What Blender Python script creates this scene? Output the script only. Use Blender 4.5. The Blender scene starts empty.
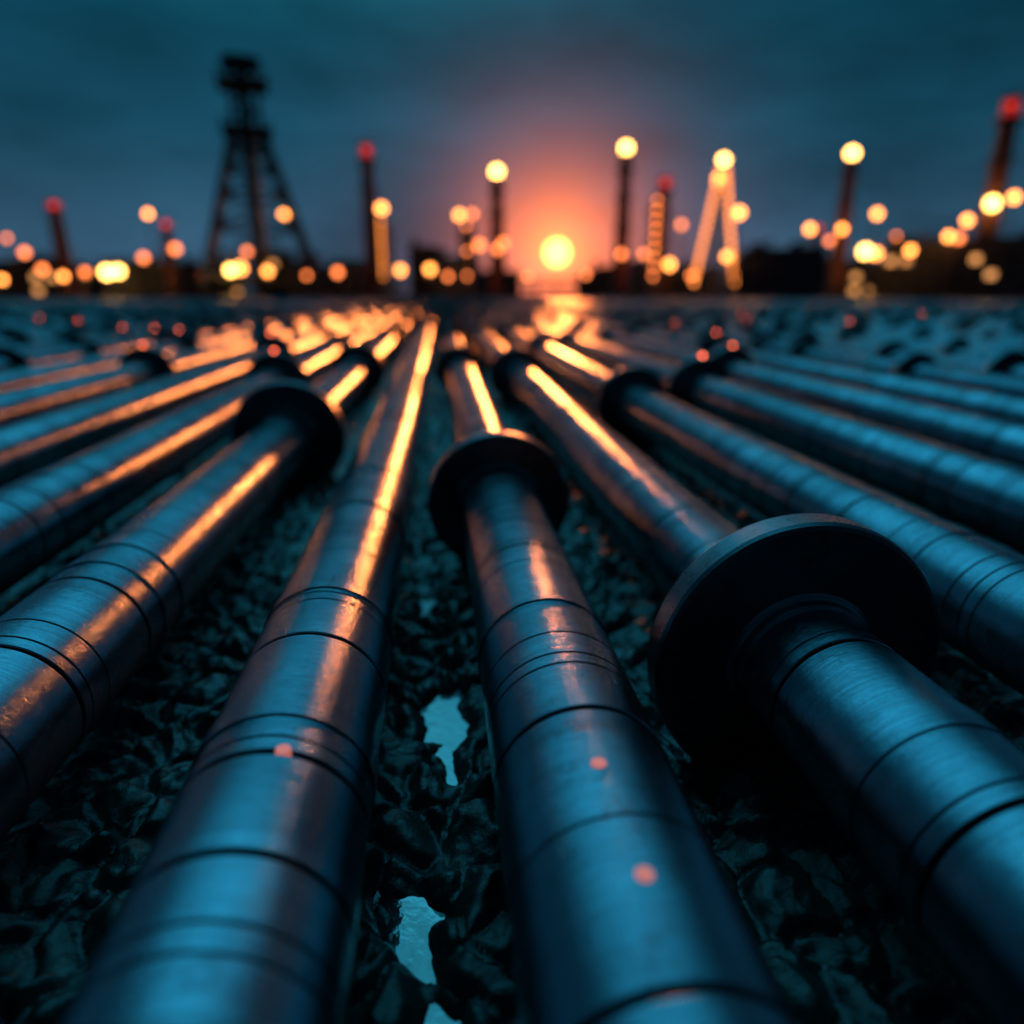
import bpy, math, random
import numpy as np
from mathutils import Vector, noise, Matrix
random.seed(7)
sc = bpy.context.scene
R = math.radians
COL = sc.collection

# ------------------------------------------------------------ materials
def newmat(name):
    m = bpy.data.materials.new(name); m.use_nodes = True
    nt = m.node_tree; b = nt.nodes['Principled BSDF']
    return m, nt, b
def N(nt, t, **kw):
    n = nt.nodes.new(t)
    for k, v in kw.items(): setattr(n, k, v)
    return n
def ramp(nt, stops, src=None):
    n = nt.nodes.new('ShaderNodeValToRGB')
    e = n.color_ramp.elements
    while len(e) > 1: e.remove(e[-1])
    e[0].position = stops[0][0]; e[0].color = stops[0][1]
    for p, c in stops[1:]:
        x = e.new(p); x.color = c
    if src is not None: nt.links.new(src, n.inputs[0])
    return n
def g(v): return (v, v, v, 1)
def math_n(nt, op, a, b=None, clamp=False):
    n = nt.nodes.new('ShaderNodeMath'); n.operation = op; n.use_clamp = clamp
    for i, x in enumerate((a, b)):
        if x is None: continue
        if isinstance(x, (int, float)): n.inputs[i].default_value = x
        else: nt.links.new(x, n.inputs[i])
    return n.outputs[0]

def steel_mat(name, base, r0, r1, mud=True):
    m, nt, b = newmat(name); L = nt.links.new
    tc = N(nt, 'ShaderNodeTexCoord'); oi = N(nt, 'ShaderNodeObjectInfo')
    add = N(nt, 'ShaderNodeVectorMath', operation='ADD')
    sc_ = N(nt, 'ShaderNodeVectorMath', operation='SCALE'); sc_.inputs['Scale'].default_value = 37.0
    cmb = N(nt, 'ShaderNodeCombineXYZ'); L(oi.outputs['Random'], cmb.inputs[1]); L(cmb.outputs[0], sc_.inputs[0])
    L(tc.outputs['Object'], add.inputs[0]); L(sc_.outputs[0], add.inputs[1])
    P = add.outputs[0]
    def noise_t(scale, detail=4, rough=.6, mapscale=None):
        n = N(nt, 'ShaderNodeTexNoise'); n.inputs['Scale'].default_value = scale
        n.inputs['Detail'].default_value = detail; n.inputs['Roughness'].default_value = rough
        if mapscale:
            mp = N(nt, 'ShaderNodeMapping'); mp.inputs['Scale'].default_value = mapscale
            L(P, mp.inputs[0]); L(mp.outputs[0], n.inputs['Vector'])
        else: L(P, n.inputs['Vector'])
        return n.outputs[0]
    big = noise_t(3.2, 6, .65); fine = noise_t(70, 6, .75); brush = noise_t(6, 5, .75, (1, 45, 1))
    streak = noise_t(9, 5, .7, (3.0, .35, 3.0)); patch = noise_t(9, 8, .72)
    sepP = N(nt, 'ShaderNodeSeparateXYZ'); L(P, sepP.inputs[0])
    vor = N(nt, 'ShaderNodeTexVoronoi', voronoi_dimensions='1D'); vor.inputs['Scale'].default_value = 3.6; L(sepP.outputs[1], vor.inputs['W'])
    tone = N(nt, 'ShaderNodeSeparateColor'); L(vor.outputs['Color'], tone.inputs[0])
    c1 = ramp(nt, [(.3, (base[0]*.55, base[1]*.55, base[2]*.57, 1)), (.7, (base[0]*1.15, base[1]*1.15, base[2]*1.15, 1))], big)
    tr = ramp(nt, [(0, g(.72)), (1, g(1))], tone.outputs[0])
    mt = N(nt, 'ShaderNodeMix', data_type='RGBA', blend_type='MULTIPLY'); mt.inputs[0].default_value = 1
    L(c1.outputs[0], mt.inputs[6]); L(tr.outputs[0], mt.inputs[7])
    c2 = ramp(nt, [(.38, g(.40)), (.55, g(1))], brush)
    mx = N(nt, 'ShaderNodeMix', data_type='RGBA', blend_type='MULTIPLY'); mx.inputs[0].default_value = .55
    L(mt.outputs[2], mx.inputs[6]); L(c2.outputs[0], mx.inputs[7])
    pr = ramp(nt, [(.55, g(0)), (.66, g(1))], patch)
    mx2 = N(nt, 'ShaderNodeMix', data_type='RGBA'); L(math_n(nt, 'MULTIPLY', pr.outputs[0], .5), mx2.inputs[0])
    L(mx.outputs[2], mx2.inputs[6]); mx2.inputs[7].default_value = (.03, .032, .036, 1)
    sp = ramp(nt, [(.60, g(0)), (.70, g(1))], fine)
    mx4 = N(nt, 'ShaderNodeMix', data_type='RGBA'); L(math_n(nt, 'MULTIPLY', sp.outputs[0], .5), mx4.inputs[0])
    L(mx2.outputs[2], mx4.inputs[6]); mx4.inputs[7].default_value = (.02, .022, .026, 1)
    last = mx4.outputs[2]
    rr = ramp(nt, [(.3, g(r0)), (.7, g(r1))], fine)
    rv = math_n(nt, 'ADD', rr.outputs[0], math_n(nt, 'MULTIPLY', math_n(nt, 'SUBTRACT', streak, .5), .22))
    rv = math_n(nt, 'ADD', rv, math_n(nt, 'MULTIPLY', pr.outputs[0], .10))
    rv = math_n(nt, 'ADD', rv, math_n(nt, 'MULTIPLY', math_n(nt, 'SUBTRACT', tone.outputs[1], .5), .07))
    metal = .95
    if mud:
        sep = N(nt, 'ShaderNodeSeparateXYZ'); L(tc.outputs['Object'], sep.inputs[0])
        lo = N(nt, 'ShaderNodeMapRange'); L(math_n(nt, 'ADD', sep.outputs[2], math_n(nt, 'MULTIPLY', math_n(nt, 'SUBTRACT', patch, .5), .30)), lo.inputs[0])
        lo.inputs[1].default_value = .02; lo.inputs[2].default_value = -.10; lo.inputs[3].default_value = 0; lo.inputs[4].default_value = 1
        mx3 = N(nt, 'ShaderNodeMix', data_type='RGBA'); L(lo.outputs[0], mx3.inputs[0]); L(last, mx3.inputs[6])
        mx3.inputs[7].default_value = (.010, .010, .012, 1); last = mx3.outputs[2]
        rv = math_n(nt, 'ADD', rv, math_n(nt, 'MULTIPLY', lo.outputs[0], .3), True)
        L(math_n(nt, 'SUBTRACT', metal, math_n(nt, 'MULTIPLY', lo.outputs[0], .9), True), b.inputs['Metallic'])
    else: b.inputs['Metallic'].default_value = metal
    L(last, b.inputs['Base Color']); L(rv, b.inputs['Roughness'])
    h = math_n(nt, 'ADD', math_n(nt, 'MULTIPLY', fine, .5), math_n(nt, 'ADD', math_n(nt, 'MULTIPLY', brush, .35), math_n(nt, 'MULTIPLY', patch, .7)))
    bp = N(nt, 'ShaderNodeBump'); bp.inputs['Strength'].default_value = .33; bp.inputs['Distance'].default_value = .006
    L(h, bp.inputs['Height']); L(bp.outputs[0], b.inputs['Normal'])
    return m
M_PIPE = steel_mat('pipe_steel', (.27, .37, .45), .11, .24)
M_DIM = steel_mat('dimmed_pipe_steel', (.15, .19, .24), .14, .27)  # darker copy for the outer pipes, dims their sky reflection through base colour
M_FLANGE = steel_mat('flange_steel', (.18, .215, .25), .24, .40, mud=False)
M_LIP = steel_mat('weld_neck_steel', (.30, .36, .40), .2, .3, mud=False)
M_GROOVE = steel_mat('groove_dark_steel', (.035, .04, .045), .5, .6, mud=False)  # darker, rougher steel inside the grooves

def plain(name, col, rough=.7, metal=0., nscale=1.5, var=.35):
    m, nt, b = newmat(name)
    tc = N(nt, 'ShaderNodeTexCoord'); n = N(nt, 'ShaderNodeTexNoise'); n.inputs['Scale'].default_value = nscale; n.inputs['Detail'].default_value = 6
    nt.links.new(tc.outputs['Object'], n.inputs['Vector'])
    a = 1-var; c = 1+var
    r = ramp(nt, [(.3, (col[0]*a, col[1]*a, col[2]*a, 1)), (.7, (col[0]*c, col[1]*c, col[2]*c, 1))], n.outputs[0])
    nt.links.new(r.outputs[0], b.inputs['Base Color'])
    b.inputs['Roughness'].default_value = rough; b.inputs['Metallic'].default_value = metal
    return m
def emit(name, col, s):
    m, nt, b = newmat(name)
    b.inputs['Base Color'].default_value = (col[0], col[1], col[2], 1)
    b.inputs['Emission Color'].default_value = (col[0], col[1], col[2], 1)
    b.inputs['Emission Strength'].default_value = s
    m.cycles.emission_sampling = 'NONE'
    return m
M_STRUCT = plain('painted_structural_steel', (.05, .07, .10), .6, .2)
M_STACK = plain('stack_concrete', (.26, .10, .08), .8)
M_STACKRED = emit('red_obstruction_band', (.9, .04, .03), .25)
M_WALL = plain('sheet_metal_wall', (.06, .08, .11), .7)
M_ROOF = plain('roof_sheet', (.05, .065, .085), .6)
M_WIN = plain('window_glass', (.02, .03, .04), .1)
M_WINLIT = emit('lit_window', (1, .42, .13), 1.5)
M_TANK = plain('tank_paint', (.14, .17, .21), .5)
M_LY = emit('lamp_yellow', (1, .48, .10), 15)
M_LO = emit('lamp_orange', (1, .30, .055), 10)
M_LD = emit('lamp_dim_orange', (1, .22, .055), 5.5)
M_LS = emit('lamp_string', (1, .27, .05), 4.2)
M_LR = emit('lamp_red', (1, .05, .03), 2.5)
M_GLINT_RED = emit('red_flange_glint', (1, .14, .05), 22)  # glow that stands in for red glints on the flanges
M_GLINT_PINK = emit('pink_pipe_glint', (1, .25, .20), .5)  # weak glow that stands in for pink glints on the near pipes

# ------------------------------------------------------------ mesh builder
class MB:
    def __init__(s): s.v = []; s.f = []; s.m = []; s.mats = []
    def mi(s, mat):
        if mat not in s.mats: s.mats.append(mat)
        return s.mats.index(mat)
    def cyl(s, p0, p1, r0, r1, mat, seg=12, caps=True):
        p0 = Vector(p0); p1 = Vector(p1); d = (p1-p0).normalized()
        a = d.orthogonal().normalized(); b = d.cross(a); k = len(s.v); mi = s.mi(mat)
        for p, r in ((p0, r0), (p1, r1)):
            for i in range(seg):
                t = 2*math.pi*i/seg
                s.v.append(p + a*math.cos(t)*r + b*math.sin(t)*r)
        for i in range(seg):
            j = (i+1) % seg
            s.f.append((k+i, k+j, k+seg+j, k+seg+i)); s.m.append(mi)
        if caps:
            s.f.append(tuple(k+i for i in range(seg))[::-1]); s.m.append(mi)
            s.f.append(tuple(k+seg+i for i in range(seg))); s.m.append(mi)
    def box(s, c, d, mat):
        k = len(s.v); mi = s.mi(mat)
        for z in (-.5, .5):
            for x, y in ((-.5, -.5), (.5, -.5), (.5, .5), (-.5, .5)):
                s.v.append(Vector((c[0]+x*d[0], c[1]+y*d[1], c[2]+z*d[2])))
        for q in ((3,2,1,0),(4,5,6,7),(0,1,5,4),(1,2,6,5),(2,3,7,6),(3,0,4,7)):
            s.f.append(tuple(k+i for i in q)); s.m.append(mi)
    def sph(s, c, r, mat, seg=10, rings=6, sz=1.0):
        k = len(s.v); mi = s.mi(mat); c = Vector(c)
        for a in range(rings+1):
            ph = math.pi*a/rings
            for i in range(seg):
                t = 2*math.pi*i/seg
                s.v.append(c+Vector((math.sin(ph)*math.cos(t)*r, math.sin(ph)*math.sin(t)*r, math.cos(ph)*r*sz)))
        for a in range(rings):
            for i in range(seg):
                j = (i+1) % seg
                s.f.append((k+a*seg+i, k+(a+1)*seg+i, k+(a+1)*seg+j, k+a*seg+j)); s.m.append(mi)
    def done(s, name, loc=(0,0,0), rotz=0, smooth=False, parent=None):
        me = bpy.data.meshes.new(name); me.from_pydata([tuple(v) for v in s.v], [], s.f)
        for m in s.mats: me.materials.append(m)
        me.polygons.foreach_set('material_index', s.m)
        if smooth:
            me.polygons.foreach_set('use_smooth', [True]*len(s.f)); me.set_sharp_from_angle(angle=R(35))
        me.update()
        o = bpy.data.objects.new(name, me); COL.objects.link(o)
        o.location = loc; o.rotation_euler[2] = rotz
        if parent: o.parent = parent
        return o

# ------------------------------------------------------------ pipes
PR = .18; AX = .32; Y0 = -5.0; Y1 = 140.0
def pipe_mesh(name, flanges, rings, seg, mat=None):
    ev = []
    for yf, fr, th in flanges: ev.append((yf, 'f', fr, th))
    for y, k in rings:
        if all(abs(y-f[0]) > .17 for f in flanges): ev.append((y, k, 0, 0))
    ev.sort()
    prof = [(Y0, .150, 0), (Y0, PR, 0)]
    last = Y0
    for y, k, fr, th in ev:
        if k == 'f':
            t = th
            pts = [(-t-.034, PR, 0), (-t-.030, PR+.010, 3), (-t-.010, PR+.014, 3), (-t-.004, PR+.020, 3), (-t, PR+.030, 1),
                   (-t, fr-.018, 1), (-t+.005, fr-.006, 1), (-t+.016, fr, 1), (t-.016, fr, 1), (t-.005, fr-.006, 1), (t, fr-.018, 1),
                   (t, PR+.04, 1), (t+.004, PR+.03, 0), (t+.03, PR+.018, 0), (t+.06, PR, 0)]
        elif k == 'g':
            pts = [(-.009, PR, 0), (-.0055, PR-.0025, 2), (-.0045, PR-.010, 2), (.0045, PR-.010, 2), (.0055, PR-.0025, 2), (.009, PR, 0)]
        elif k == 'b':
            pts = [(-.040, PR, 0), (-.038, PR+.004, 0), (.038, PR+.004, 0), (.040, PR, 0)]
        elif k == 's':
            pts = [(-.004, PR, 0), (-.002, PR-.003, 2), (.002, PR-.003, 2), (.004, PR, 0)]
        if y+pts[0][0] <= last+.008: continue
        for dy, r, fl in pts: prof.append((y+dy, r, fl))
        last = y+pts[-1][0]
    prof.append((Y1, PR, 0)); prof.append((Y1, .15, 0))
    n = len(prof); pa = np.array(prof)
    t = np.arange(seg)*2*np.pi/seg
    V = np.empty((n, seg, 3))
    V[:, :, 0] = pa[:, 1:2]*np.cos(t); V[:, :, 2] = pa[:, 1:2]*np.sin(t); V[:, :, 1] = pa[:, 0:1]
    i, j = np.meshgrid(np.arange(n-1), np.arange(seg), indexing='ij'); j2 = (j+1) % seg
    F = np.stack([i*seg+j, (i+1)*seg+j, (i+1)*seg+j2, i*seg+j2], -1).reshape(-1, 4)
    a, c = pa[:-1, 2], pa[1:, 2]
    mi = np.where(a == c, a, 0).astype(int); mi = np.repeat(mi, seg)
    me = bpy.data.meshes.new(name)
    me.from_pydata(V.reshape(-1, 3).tolist(), [], F.tolist())
    me.materials.append(mat or M_PIPE); me.materials.append(M_FLANGE); me.materials.append(M_GROOVE); me.materials.append(M_LIP)
    me.polygons.foreach_set('material_index', mi.tolist())
    me.polygons.foreach_set('use_smooth', [True]*len(F))
    me.set_sharp_from_angle(angle=R(13)); me.update()
    return me
def rings_near(y0, y1, rnd, lo=.10, hi=.30):
    out = []; y = y0
    while y < y1:
        y += rnd.uniform(lo, hi)*(1 if y < 8 else 2.2)
        k = rnd.choice('gsgsbgs')
        out.append((y, k))
        if rnd.random() < .4: out.append((y+.045, 's'))
    return out
def far_flanges(start, rnd, step=5.2, end=Y1-1, rr=(.34, .355, .33)):
    out = []; y = start
    while y < end:
        y += rnd.uniform(step*.6, step*1.35)
        out.append((y, rnd.choice(rr), .035))
    return out
NEAR = [
    (-.34, [], 17),
    (.262, [(3.14, .338, .045), (9.1, .33, .035)], 12),
    (.945, [(1.59, .400, .052), (8.5, .34, .035)], 11),
    (1.74, [(6.1, .335, .04)], 9),
    (2.66, [(6.85, .345, .04)], 10),
    (-1.06, [(4.85, .385, .045), (9.2, .35, .035)], 11),
    (-1.80, [(7.9, .35, .035)], 10),
    (-2.65, [(11.5, .35, .035)], 12),
    (-3.60, [(9.0, .35, .035)], 11),
    (3.60, [(8.3, .34, .035)], 10),
    (4.55, [(11.2, .34, .035)], 12),
    (-4.55, [(13, .34, .035)], 14),
]
def add_glint(parent, y, fr):  # glowing bead added on the flange top to imitate a glint
    mb = MB(); mb.sph((0, y, fr+.006), .014, M_GLINT_RED, 10, 6)
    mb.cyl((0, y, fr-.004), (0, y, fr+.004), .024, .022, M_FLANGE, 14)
    c = mb.done('flange_glint', (0, 0, 0), 0, True); c.parent = parent
glint_ys = {2.66: [6.85], 3.60: [8.3], -1.8: [7.9], -3.6: [9.0], -2.65: [11.5], 4.55: [11.2], -4.55: [13]}  # pipe x to flange y of the added glint beads
for n_, (x, fl, st) in enumerate(NEAR):
    rnd = random.Random(200+n_)
    fls = fl + far_flanges(st, rnd, 4.6, rr=(.29, .31, .30))
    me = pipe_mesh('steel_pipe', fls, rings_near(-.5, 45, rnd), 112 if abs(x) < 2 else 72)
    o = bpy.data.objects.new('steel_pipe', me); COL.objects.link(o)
    o.location = (x, 0, AX)
    if x in glint_ys:
        for ys in glint_ys[x]:
            add_glint(o, ys, [f[1] for f in fls if f[0] == ys][0])
    lens = {-.34: [(1.07, .04)], .262: [(.97, -.01), (.73, .0)]}.get(x, [])  # glowing discs added on the pipe tops to imitate glints
    for yl, xo in lens:  # lens holds y and x offset of the added glint discs
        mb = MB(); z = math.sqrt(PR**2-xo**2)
        mb.cyl((xo, yl, z-.012), (xo*1.02, yl, z+.002), .015, .013, M_GLINT_PINK, 24)
        c = mb.done('pipe_glint', (0, 0, 0), 0, True); c.parent = o
variants = []
for k in range(9):
    rnd = random.Random(500+k)
    fls = far_flanges(1+k*.3, rnd, 2.2, 40, (.30, .33, .28))+far_flanges(41, rnd, 5.0, rr=(.25, .27))
    variants.append((pipe_mesh('steel_pipe_run', fls, rings_near(4, 30, rnd, .4, .9), 40, M_DIM), fls))
rnd = random.Random(5)
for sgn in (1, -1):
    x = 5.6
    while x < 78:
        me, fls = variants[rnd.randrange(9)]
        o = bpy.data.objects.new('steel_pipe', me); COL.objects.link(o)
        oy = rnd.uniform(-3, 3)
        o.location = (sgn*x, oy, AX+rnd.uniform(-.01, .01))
        if x < 18:
            for f in fls:
                if 8 < f[0]+oy < 24 and rnd.random() < .07: add_glint(o, f[0], f[1])
        x += 1.04

# ------------------------------------------------------------ ground
def axis(dense0, dense1, step, far):
    a = list(np.arange(dense0, dense1, step)); s = step; v = a[-1]; hi = []
    while v < far:
        s *= 1.12; v += s; hi.append(v)
    s = step; v = a[0]; lo = []
    while v > -far:
        s *= 1.12; v -= s; lo.append(v)
    return lo[::-1]+a+hi
xs = axis(-1.9, 2.2, .0095, 4000.0)
ys = list(np.arange(.2, 2.6, .0095)); s = .0095; v = ys[-1]
while v < 4500: s *= 1.022 if v < 12 else 1.12; v += s; ys.append(v)
s = .0125; v = .2; lo = []
while v > -800: s *= 1.15; v -= s; lo.append(v)
ys = lo[::-1]+ys
def gh(x, y):
    if abs(x) > 9 or y > 22 or y < -4: return 0.0
    w = max(0, min(1, (20-y)/8))*max(0, min(1, (8-abs(x))/3))
    p = Vector((x, y, 0))
    n1 = noise.fractal(p*2.3+Vector((3.1, 0, 0)), .9, 2.0, 3)
    q = p+Vector((noise.noise(p*7), noise.noise(p*7+Vector((9, 9, 9))), 0))*.07
    d = noise.voronoi(q*7.0)[0]
    n2 = math.sqrt(max(0.0, min(.5, d[1]-d[0])))      # rounded clods split by cracks
    n3 = noise.fractal(q*11, .8, 2.0, 3)
    n4 = noise.fractal(p*34, .8, 2.2, 2)
    xc = -.035+.045*math.sin(3.6*y+.6)+.03*math.sin(9*y)
    brk = max(0.0, min(1.0, .62+.75*math.sin(7.4*y+.3)+.45*math.sin(17*y)))
    ch = math.exp(-((x-xc)/(.058+.02*math.sin(11*y)))**2)*brk
    h = .030*n1+.085*(n2-.30)+.022*n3+.006*n4-.085*ch
    return h*w
V = []
for y in ys:
    for x in xs: V.append((x, y, gh(x, y)))
nx = len(xs); ny = len(ys)
i, j = np.meshgrid(np.arange(ny-1), np.arange(nx-1), indexing='ij')
F = np.stack([i*nx+j, i*nx+j+1, (i+1)*nx+j+1, (i+1)*nx+j], -1).reshape(-1, 4)
me = bpy.data.meshes.new('muddy_ground'); me.from_pydata(V, [], F.tolist())
me.polygons.foreach_set('use_smooth', [True]*len(F)); me.update()
gm, nt, b = newmat('wet_mud'); L = nt.links.new
tc = N(nt, 'ShaderNodeTexCoord')
def nz(s, d=8, r=.65):
    n = N(nt, 'ShaderNodeTexNoise'); n.inputs['Scale'].default_value = s; n.inputs['Detail'].default_value = d; n.inputs['Roughness'].default_value = r
    L(tc.outputs['Object'], n.inputs['Vector']); return n.outputs[0]
a = nz(5); c = nz(60, 6, .75)
r1 = ramp(nt, [(.3, (.011, .009, .0085, 1)), (.7, (.034, .028, .026, 1))], a); L(r1.outputs[0], b.inputs['Base Color'])
r2 = ramp(nt, [(.38, g(.16)), (.65, g(.42))], nz(12))
sp = N(nt, 'ShaderNodeSeparateXYZ'); L(tc.outputs['Object'], sp.inputs[0])
dry = N(nt, 'ShaderNodeMapRange'); L(sp.outputs[1], dry.inputs[0]); dry.inputs[1].default_value = 25; dry.inputs[2].default_value = 90
L(math_n(nt, 'ADD', r2.outputs[0], math_n(nt, 'MULTIPLY', dry.outputs[0], .8), True), b.inputs['Roughness'])
L(math_n(nt, 'SUBTRACT', .8, math_n(nt, 'MULTIPLY', dry.outputs[0], .8)), b.inputs['Specular IOR Level'])
bp = N(nt, 'ShaderNodeBump'); bp.inputs['Strength'].default_value = .5; bp.inputs['Distance'].default_value = .012
L(math_n(nt, 'ADD', math_n(nt, 'MULTIPLY', c, .45), nz(20)), bp.inputs['Height']); L(bp.outputs[0], b.inputs['Normal'])
me.materials.append(gm)
gr = bpy.data.objects.new('muddy_ground', me); COL.objects.link(gr)

wm, nt, b = newmat('puddle_water'); L = nt.links.new
b.inputs['Base Color'].default_value = (.01, .014, .018, 1); b.inputs['Roughness'].default_value = .02
b.inputs['IOR'].default_value = 1.33; b.inputs['Specular IOR Level'].default_value = .9; b.inputs['Coat Weight'].default_value = 1.0; b.inputs['Coat Roughness'].default_value = .02
b.inputs['Coat IOR'].default_value = 2.4
tc = N(nt, 'ShaderNodeTexCoord'); n = N(nt, 'ShaderNodeTexNoise'); n.inputs['Scale'].default_value = 14; n.inputs['Detail'].default_value = 4; L(tc.outputs['Object'], n.inputs['Vector'])
bp = N(nt, 'ShaderNodeBump'); bp.inputs['Strength'].default_value = .25; bp.inputs['Distance'].default_value = .012; L(n.outputs[0], bp.inputs['Height']); L(bp.outputs[0], b.inputs['Normal']); L(bp.outputs[0], b.inputs['Coat Normal'])
mb = MB()
mb.v = [Vector((-7, -3, 0)), Vector((7, -3, 0)), Vector((7, 11, 0)), Vector((-7, 11, 0))]; mb.f = [(0, 1, 2, 3)]; mb.m = [0]; mb.mats = [wm]
mb.done('puddle_water', (0, 0, -.043))

# ------------------------------------------------------------ skyline
CB = 5.96
def pos(bearing, fwd=160.0):
    r = fwd/math.cos(R(bearing-CB))
    return (r*math.sin(R(bearing)), r*math.cos(R(bearing)), 0), -R(bearing)
def stack(b, h, top='red', r=1.5, fwd=160, lamps=()):
    p, rz = pos(b, fwd); mb = MB()
    mb.cyl((0,0,0), (0,0,2), r*1.9, r*1.8, M_STRUCT, 16)
    mb.cyl((0,0,2), (0,0,h*.88), r*1.25, r*.85, M_STACK, 20)
    for q in (.3, .5, .7):
        mb.cyl((0,0,h*q), (0,0,h*q+.25), r*1.45, r*1.45, M_STRUCT, 20)
    mb.cyl((0,0,h*.88), (0,0,h*.90), r*1.35, r*1.35, M_STRUCT, 20)
    mb.cyl((0,0,h*.90), (0,0,h*.985), r*.85, r*.82, M_STACKRED if top == 'red' else M_STACK, 20)
    mb.cyl((0,0,h*.985), (0,0,h), r*1.0, r*1.0, M_STACK, 20)
    for s_ in (-.25, .25): mb.cyl((s_, -r*1.35, 1), (s_, -r*.98, h*.88), .06, .06, M_STRUCT, 5)
    if top == 'red':
        mb.sph((0, -r, h*.95), .30, M_LR)
    elif top == 'lamp':
        mb.cyl((0,0,h), (0,0,h+.5), .3, .3, M_STRUCT, 8); mb.sph((0, 0, h+1.0), 1.1, M_LY, 12, 8)
    for z, m_, rr in lamps:
        mb.cyl((0, -r*.9, z), (0, -r*1.6, z), .1, .1, M_STRUCT, 6); mb.sph((0, -r*1.7-.3, z), rr, m_)
    mb.done('chimney_stack', p, rz)
def mast(b, h, mat, r=.55, fwd=150):
    p, rz = pos(b, fwd); mb = MB()
    mb.cyl((0,0,0), (0,0,.6), .5, .4, M_STRUCT, 8)
    mb.cyl((0,0,.6), (0,0,h+.2), .22, .12, M_STRUCT, 8)
    mb.box((0, -.3, h+.15), (.3, .8, .12), M_STRUCT); mb.sph((0, -.5, h-.1), r*1.2, mat)
    mb.done('floodlight_mast', p, rz)

def derrick(b, h, w, fwd=160):
    p, rz = pos(b, fwd); mb = MB(); z1 = h*.70; tw = w*.125
    def half(z): return (w/2)*(1-z/z1)+tw*(z/z1) if z < z1 else tw
    zs = [0, h*.17, h*.32, h*.45, h*.56, h*.64, z1]
    S = ((-1,-1),(1,-1),(1,1),(-1,1))
    for a, c in zip(zs[:-1], zs[1:]):
        ha, hc = half(a), half(c)
        for q in range(4):
            s0 = S[q]; s1 = S[(q+1) % 4]
            mb.cyl((s0[0]*ha, s0[1]*ha, a), (s0[0]*hc, s0[1]*hc, c), .68, .6, M_STRUCT, 6)
            mb.cyl((s0[0]*hc, s0[1]*hc, c), (s1[0]*hc, s1[1]*hc, c), .34, .34, M_STRUCT, 5)
            mb.cyl((s0[0]*ha, s0[1]*ha, a), (s1[0]*hc, s1[1]*hc, c), .24, .24, M_STRUCT, 5)
            mb.cyl((s1[0]*ha, s1[1]*ha, a), (s0[0]*hc, s0[1]*hc, c), .24, .24, M_STRUCT, 5)
    mb.cyl((0,0,0), (0,0,h*.95), 1.5, 1.2, M_STRUCT, 10)
    for z in (z1, h*.88):
        mb.box((0,0,z+.3), (tw*3.2, tw*3.2, .8), M_STRUCT)
        for s0 in S: mb.cyl((s0[0]*tw*1.5, s0[1]*tw*1.5, z+.5), (s0[0]*tw*1.5, s0[1]*tw*1.5, z+1.9), .14, .14, M_STRUCT, 5)
        mb.box((0,-tw*1.5,z+1.9), (tw*3.2,.16,.16), M_STRUCT); mb.box((0,tw*1.5,z+1.9), (tw*3.2,.16,.16), M_STRUCT)
    for s0 in S: mb.cyl((s0[0]*tw*.85, s0[1]*tw*.85, z1), (s0[0]*tw*.8, s0[1]*tw*.8, h*.97), .5, .5, M_STRUCT, 6)
    for q in range(4):
        s0 = S[q]; s1 = S[(q+1)%4]
        for a, c in ((z1, h*.79), (h*.79, h*.88), (h*.88, h*.97)):
            mb.cyl((s0[0]*tw*.8, s0[1]*tw*.8, a), (s1[0]*tw*.8, s1[1]*tw*.8, c), .28, .28, M_STRUCT, 5)
    mb.box((0,0,h*.965), (tw*2.4, tw*2.0, h*.03), M_STRUCT)
    mb.cyl((-tw*.8,0,h*.99), (tw*.8,0,h*.99), .8, .8, M_STRUCT, 12)
    mb.box((0,0,3.2), (w*.8, w*.8, .6), M_STRUCT)
    mb.box((-w*.2,-w*.2,5.2), (3.2, 3, 3.4), M_WALL)
    mb.box((w*.28,-w*.3,4.0), (5, 4, 7.0), M_WALL)
    mb.sph((w*.22, -w*.28, h*.36), .72, M_LO)
    mb.done('drilling_derrick', p, rz)
derrick(-13.1, 47.5, 25)

stack(-25.7, 20.5); stack(-4.9, 31.5); stack(17.5, 25.0); stack(38.8, 40, r=2.0, lamps=((19.5, M_LY, 1.2),))
stack(4.8, 25, 'lamp', lamps=((10.5, M_LD, .7),)); stack(14.5, 29.5, 'lamp', lamps=((9.5, M_LD, .7),)); stack(30.1, 28.5, 'lamp', lamps=((14.5, M_LO, .7),))
stack(-19.2, 16.5, r=1.2); stack(28.6, 17, r=1.0, fwd=175)
stack(-1.6, 14, 'none', r=.9, fwd=175); stack(-9.3, 11, 'none', r=1.0, fwd=178); stack(24.3, 13, 'none', r=.9, fwd=178); stack(35.6, 15, 'none', r=1.0, fwd=176); stack(12.6, 9, 'none', r=.8, fwd=178)

def column(b, h, r=1.7, lamps=8, mat=M_LS, fwd=158):
    p, rz = pos(b, fwd); mb = MB()
    mb.cyl((0,0,0), (0,0,1.5), r*1.2, r*1.2, M_STRUCT, 16); mb.cyl((0,0,1.5), (0,0,h), r, r, M_TANK, 20); mb.sph((0,0,h), r, M_TANK, 16, 8, .6)
    for k in range(3): mb.cyl((0,0,h*(.3+.28*k)), (0,0,h*(.3+.28*k)+.3), r*1.5, r*1.5, M_STRUCT, 16)
    mb.cyl((r*1.3,0,1), (r*1.3,0,h*.9), .25, .25, M_STRUCT, 8)
    for k in range(lamps):
        z = 5+(h-5)*k/(lamps-1)
        mb.sph((0, -r-.8, z), .42, mat, 8, 6); mb.cyl((0,-r*.8,z), (0,-r-.7,z), .08, .08, M_STRUCT, 5)
    mb.done('distillation_column', p, rz)
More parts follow.
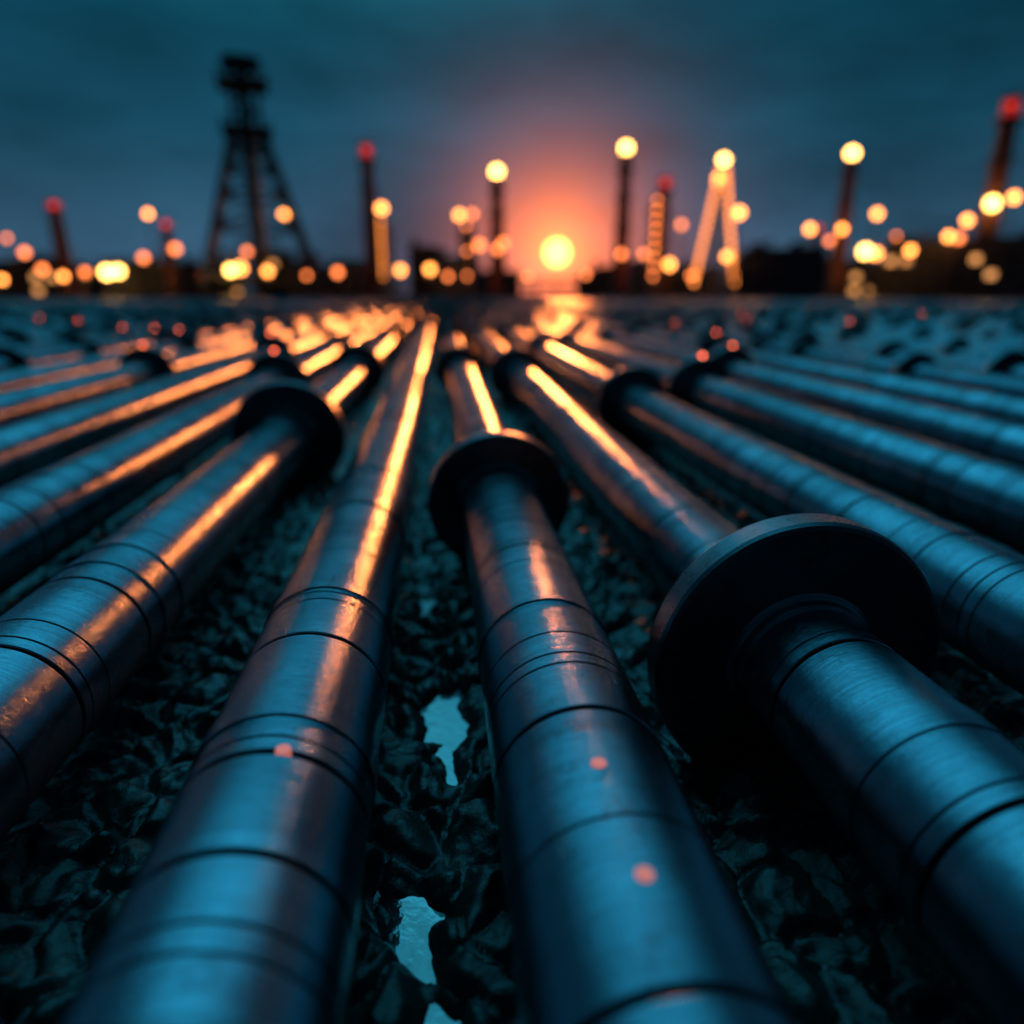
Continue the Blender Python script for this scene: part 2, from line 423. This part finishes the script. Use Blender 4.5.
column(-4.1, 16, 1.6, 9); column(17.0, 20, 1.4, 9, M_LD); column(2.4, 15, 1.3, 3, M_LD); column(33.6, 13, 1.4, 3, M_LD)
def flare(b, h, w):
    p, rz = pos(b, 156); mb = MB(); S = ((-1,-1),(1,-1),(1,1),(-1,1)); n = 9
    hw = lambda z: w/2*(1-z/h)+.5*z/h
    for k in range(n):
        a = h*k/n; c = h*(k+1)/n
        for q in range(4):
            s0 = S[q]; s1 = S[(q+1)%4]; ha=hw(a); hc=hw(c)
            mb.cyl((s0[0]*ha, s0[1]*ha, a), (s0[0]*hc, s0[1]*hc, c), .2, .2, M_TANK, 5)
            mb.cyl((s0[0]*ha, s0[1]*ha, a), (s1[0]*hc, s1[1]*hc, c), .11, .11, M_TANK, 5)
            mb.cyl((s0[0]*hc, s0[1]*hc, c), (s1[0]*hc, s1[1]*hc, c), .11, .11, M_TANK, 5)
        if k:
            for s_ in (-1, 1):
                for fr_ in (0, .5):
                    z_ = a+fr_*h/n; mb.sph((s_*hw(z_), -hw(z_)-.3, z_+.8), .48, M_LS, 8, 6)
    mb.cyl((0,0,0), (0,0,h+1.5), .4, .35, M_TANK, 8)
    mb.sph((0,0,h+1.6), .95, M_LY); mb.sph((-.8,-.8,h-2), .8, M_LO)
    mb.done('flare_tower', p, rz)
flare(21.6, 26, 9)

def building(b, w, d, h, fwd=170, lit=2, gable=False, name='refinery_building'):
    p, rz = pos(b, fwd); mb = MB()
    mb.box((0,0,h/2), (w, d, h), M_WALL)
    if gable:
        k = len(mb.v); mi = mb.mi(M_ROOF); o_ = .4; hh = h+w*.12
        for yy in (-d/2-o_, d/2+o_): mb.v += [Vector((-w/2-o_, yy, h-.05)), Vector((w/2+o_, yy, h-.05)), Vector((0, yy, hh))]
        for f in ((0,1,2),(5,4,3),(0,2,5,3),(1,4,5,2),(0,3,4,1)): mb.f.append(tuple(k+i for i in f)); mb.m.append(mi)
    else:
        mb.box((0,0,h+.25), (w+.5, d+.5, .5), M_ROOF)
        for q in range(max(1, int(w/7))):
            xx = -w/2+3.5+q*7; mb.box((xx, 0, h+1.2), (2.2, 2.2, 1.4), M_STRUCT); mb.cyl((xx+1.8,0,h+.5), (xx+1.8,0,h+3), .3, .3, M_STRUCT, 8)
    n = max(2, int(w/3)); rows = max(1, int(h/3.2)); rr = random.Random(int(b*10)+99)
    for rw in range(rows):
        for q in range(n):
            xx = -w/2+(q+.5)*w/n; zz = 2+rw*3.0
            if q == n//2 and rw == 0: mb.box((xx, -d/2-.03, 1.2), (1.6, .08, 2.4), M_STRUCT); continue
            mb.box((xx, -d/2-.02, zz), (1.5, .10, 1.3), M_WINLIT if rr.random() < lit*.06 else M_WIN)
            mb.box((xx, -d/2-.04, zz-.75), (1.8, .18, .12), M_STRUCT)
    mb.done(name, p, rz)
def tank(b, r, h, fwd=165):
    p, rz = pos(b, fwd); mb = MB()
    mb.cyl((0,0,0), (0,0,h), r, r, M_TANK, 40); mb.cyl((0,0,h), (0,0,h+r*.16), r*1.02, .4, M_ROOF, 40)
    for z in (h*.33, h*.66, h-.2): mb.cyl((0,0,z), (0,0,z+.15), r+.12, r+.12, M_STRUCT, 40)
    for k in range(14):
        t = -2.4+k*.12; mb.box((math.cos(t)*(r+.5), math.sin(t)*(r+.5), h*k/14+.3), (.9, .9, .12), M_STRUCT)
    mb.done('storage_tank', p, rz)
building(40.5, 46, 16, 11.5, 150, 2); building(26.3, 16, 10, 9.5, 150, 1); building(-12.3, 9, 8, 10, 170, 2, True)
building(-.6, 9, 8, 11, 172, 1, True); building(-18, 22, 10, 7.5, 170, 4); building(34.6, 18, 9, 7.5, 168, 3, True)
building(13.8, 16, 8, 6, 175, 3, True); building(-8.3, 14, 9, 7, 170, 4); building(4, 16, 9, 6.2, 178, 3); building(-27, 26, 9, 7, 172, 4, True)
building(20.2, 12, 8, 7, 176, 2); building(30.5, 15, 9, 8, 172, 3)
tank(-22.2, 5, 8.5); tank(-6.8, 4, 8.5); tank(1.7, 5, 9); tank(16.6, 4.5, 8.5); tank(23.8, 4.5, 9); tank(36.8, 5, 12, 172); tank(-30.5, 6, 8.5)
p, rz = pos(9.5, 178); mb = MB()
for k in range(40):
    xx = -100+k*5
    for y_ in (-1.5, 1.5): mb.cyl((xx, y_, 0), (xx, y_, 4.2), .18, .18, M_STRUCT, 6)
    mb.box((xx, 0, 4.2), (.3, 3.4, .3), M_STRUCT); mb.box((xx, 0, 2.7), (.3, 3.4, .3), M_STRUCT)
for z in (3.0, 4.6):
    for y_ in (-1, 0, 1): mb.cyl((-102, y_, z), (97, y_, z), .28, .28, M_STRUCT, 8)
mb.done('pipe_rack', p, rz)

for b_, h_, m_, r_ in [(-29.3,3.6,M_LO,.5),(-27.8,8.8,M_LD,.6),(-27.0,5.6,M_LD,.6),(-25.9,4.2,M_LO,.5),(-24.6,5.0,M_LD,.55),(-23.3,5.0,M_LY,.9),(-22.6,5.2,M_LY,.8),
    (-20.9,7.8,M_LD,.6),(-20.2,16,M_LO,.5),(-18.8,9.5,M_LD,.65),(-15.3,5.4,M_LY,.7),(-14.6,5.8,M_LO,.8),(-12.7,5.2,M_LO,.6),(-14.0,9,M_LD,.5),
    (-7.6,5.0,M_LD,.6),(-4.0,17.0,M_LO,.7),(-2.8,5.4,M_LO,.62),(-.5,5.6,M_LO,.62),(1.9,15.8,M_LO,.6),(3.4,10.2,M_LD,.7),(5.3,10.6,M_LD,.6),(2.9,16,M_LD,.5),
    (16.2,8.5,M_LD,.5),(18.2,6.5,M_LO,.7),(18.9,14,M_LD,.5),(23.0,16.2,M_LO,.75),(22.4,8,M_LO,.6),(28.0,13.2,M_LO,.6),(29.4,11,M_LD,.5),
    (31.8,9.0,M_LY,.9),(32.5,8.6,M_LO,.7),(32.2,16,M_LO,.62),(34.6,9.2,M_LO,.6),(36.7,11.8,M_LO,.6),(37.6,14.8,M_LO,.65),(37.3,11.5,M_LD,.6),(39.9,19,M_LO,.7),
    (11.8,4.6,M_LD,.45),(7.2,4.2,M_LD,.45),(-17.2,4.2,M_LD,.45),(-9.9,4.4,M_LD,.4),(.9,4.2,M_LD,.45),(19.9,4.4,M_LD,.45),(-28.6,11.5,M_LD,.4)]:
    mast(b_, h_+.6, m_, r_, 148)

# ------------------------------------------------------------ sky
SB = 9.5; SE = 3.1
def dirv(b, e): return Vector((math.sin(R(b))*math.cos(R(e)), math.cos(R(b))*math.cos(R(e)), math.sin(R(e))))
sd = dirv(SB, SE)
w = bpy.data.worlds.new('World'); sc.world = w; w.name = 'sky'; w.use_nodes = True
nt = w.node_tree; L = nt.links.new; bg = nt.nodes['Background']
tc = N(nt, 'ShaderNodeTexCoord'); nrm = N(nt, 'ShaderNodeVectorMath', operation='NORMALIZE'); L(tc.outputs['Generated'], nrm.inputs[0]); D = nrm.outputs[0]
sep = N(nt, 'ShaderNodeSeparateXYZ'); L(D, sep.inputs[0])
el = math_n(nt, 'MULTIPLY', math_n(nt, 'ARCSINE', sep.outputs[2]), 2/math.pi, True)
cr = ramp(nt, [(0, (.030, .066, .115, 1)), (.05, (.027, .080, .138, 1)), (.12, (.009, .070, .122, 1)), (.19, (.003, .044, .076, 1)), (.40, (.003, .035, .06, 1)), (1, (.004, .05, .08, 1))], el)
def expn(a_): return math_n(nt, 'EXPONENT', math_n(nt, 'MULTIPLY', a_, -1.0))
def angto(v):
    dt = N(nt, 'ShaderNodeVectorMath', operation='DOT_PRODUCT'); L(D, dt.inputs[0]); dt.inputs[1].default_value = v
    return math_n(nt, 'MULTIPLY', math_n(nt, 'ARCCOSINE', math_n(nt, 'MINIMUM', dt.outputs['Value'], 1.0)), 180/math.pi)
zb = expn(math_n(nt, 'POWER', math_n(nt, 'DIVIDE', angto(dirv(-4, 54)), 29.0), 5.5))
zs_ = N(nt, 'ShaderNodeVectorMath', operation='SCALE'); zs_.inputs[0].default_value = (.08, 1.0, 1.5); L(zb, zs_.inputs['Scale'])
za = N(nt, 'ShaderNodeVectorMath', operation='ADD'); L(cr.outputs[0], za.inputs[0]); L(zs_.outputs[0], za.inputs[1])
mp = N(nt, 'ShaderNodeMapping'); mp.inputs['Scale'].default_value = (1, 1, 3.0); L(D, mp.inputs[0])
cn = N(nt, 'ShaderNodeTexNoise'); cn.inputs['Scale'].default_value = 2.6; cn.inputs['Detail'].default_value = 7; cn.inputs['Roughness'].default_value = .55; L(mp.outputs[0], cn.inputs['Vector'])
cl = ramp(nt, [(.3, g(.55)), (.7, g(1.42))], cn.outputs[0])
mul = N(nt, 'ShaderNodeMix', data_type='RGBA', blend_type='MULTIPLY'); mul.inputs[0].default_value = 1; L(za.outputs[0], mul.inputs[6]); L(cl.outputs[0], mul.inputs[7])
bk = N(nt, 'ShaderNodeMapRange'); L(sep.outputs[1], bk.inputs[0]); bk.inputs[1].default_value = -.6; bk.inputs[2].default_value = .5; bk.inputs[3].default_value = .2; bk.inputs[4].default_value = 1
mul2 = N(nt, 'ShaderNodeVectorMath', operation='SCALE'); L(mul.outputs[2], mul2.inputs[0]); L(bk.outputs[0], mul2.inputs['Scale'])
ang = angto(sd)
def expo(scale, p=1.0): return expn(math_n(nt, 'POWER', math_n(nt, 'DIVIDE', ang, scale), p))
def addc(prev, fac, col):
    s_ = N(nt, 'ShaderNodeVectorMath', operation='SCALE'); s_.inputs[0].default_value = col; L(fac, s_.inputs['Scale'])
    a_ = N(nt, 'ShaderNodeVectorMath', operation='ADD'); L(prev, a_.inputs[0]); L(s_.outputs[0], a_.inputs[1]); return a_.outputs[0]
o = mul2.outputs[0]
o = addc(o, expo(2.6), (3.0, .58, .040))
o = addc(o, expo(5.4, 1.5), (.52, .080, .022))
o = addc(o, expo(9.0, 1.6), (.034, .005, .004))
disc = N(nt, 'ShaderNodeMapRange'); L(ang, disc.inputs[0]); disc.inputs[1].default_value = 1.0; disc.inputs[2].default_value = .85; disc.inputs[3].default_value = 0; disc.inputs[4].default_value = 1
o = addc(o, disc.outputs[0], (8, 3.2, .45))
L(o, bg.inputs[0]); bg.inputs[1].default_value = 1.0
w.cycles.sampling_method = 'MANUAL'; w.cycles.sample_map_resolution = 1024

sl = bpy.data.lights.new('sun', 'SUN'); sl.energy = .9; sl.color = (1, .23, .05); sl.angle = R(3)
so = bpy.data.objects.new('sun', sl); COL.objects.link(so)
so.rotation_euler = dirv(SB, 4.0).to_track_quat('Z', 'Y').to_euler()

# ------------------------------------------------------------ camera
cam = bpy.data.cameras.new('camera'); co = bpy.data.objects.new('camera', cam); COL.objects.link(co)
cam.lens = 24; cam.sensor_width = 36; cam.clip_end = 10000; cam.clip_start = .02
co.location = (0, 0, AX+.951); co.rotation_euler = (R(90-17.7), 0, -R(CB))
cam.dof.use_dof = True; cam.dof.focus_distance = 1.65; cam.dof.aperture_fstop = .60
sc.camera = co
sc.view_settings.view_transform = 'Standard'; sc.view_settings.look = 'None'; sc.view_settings.exposure = 0
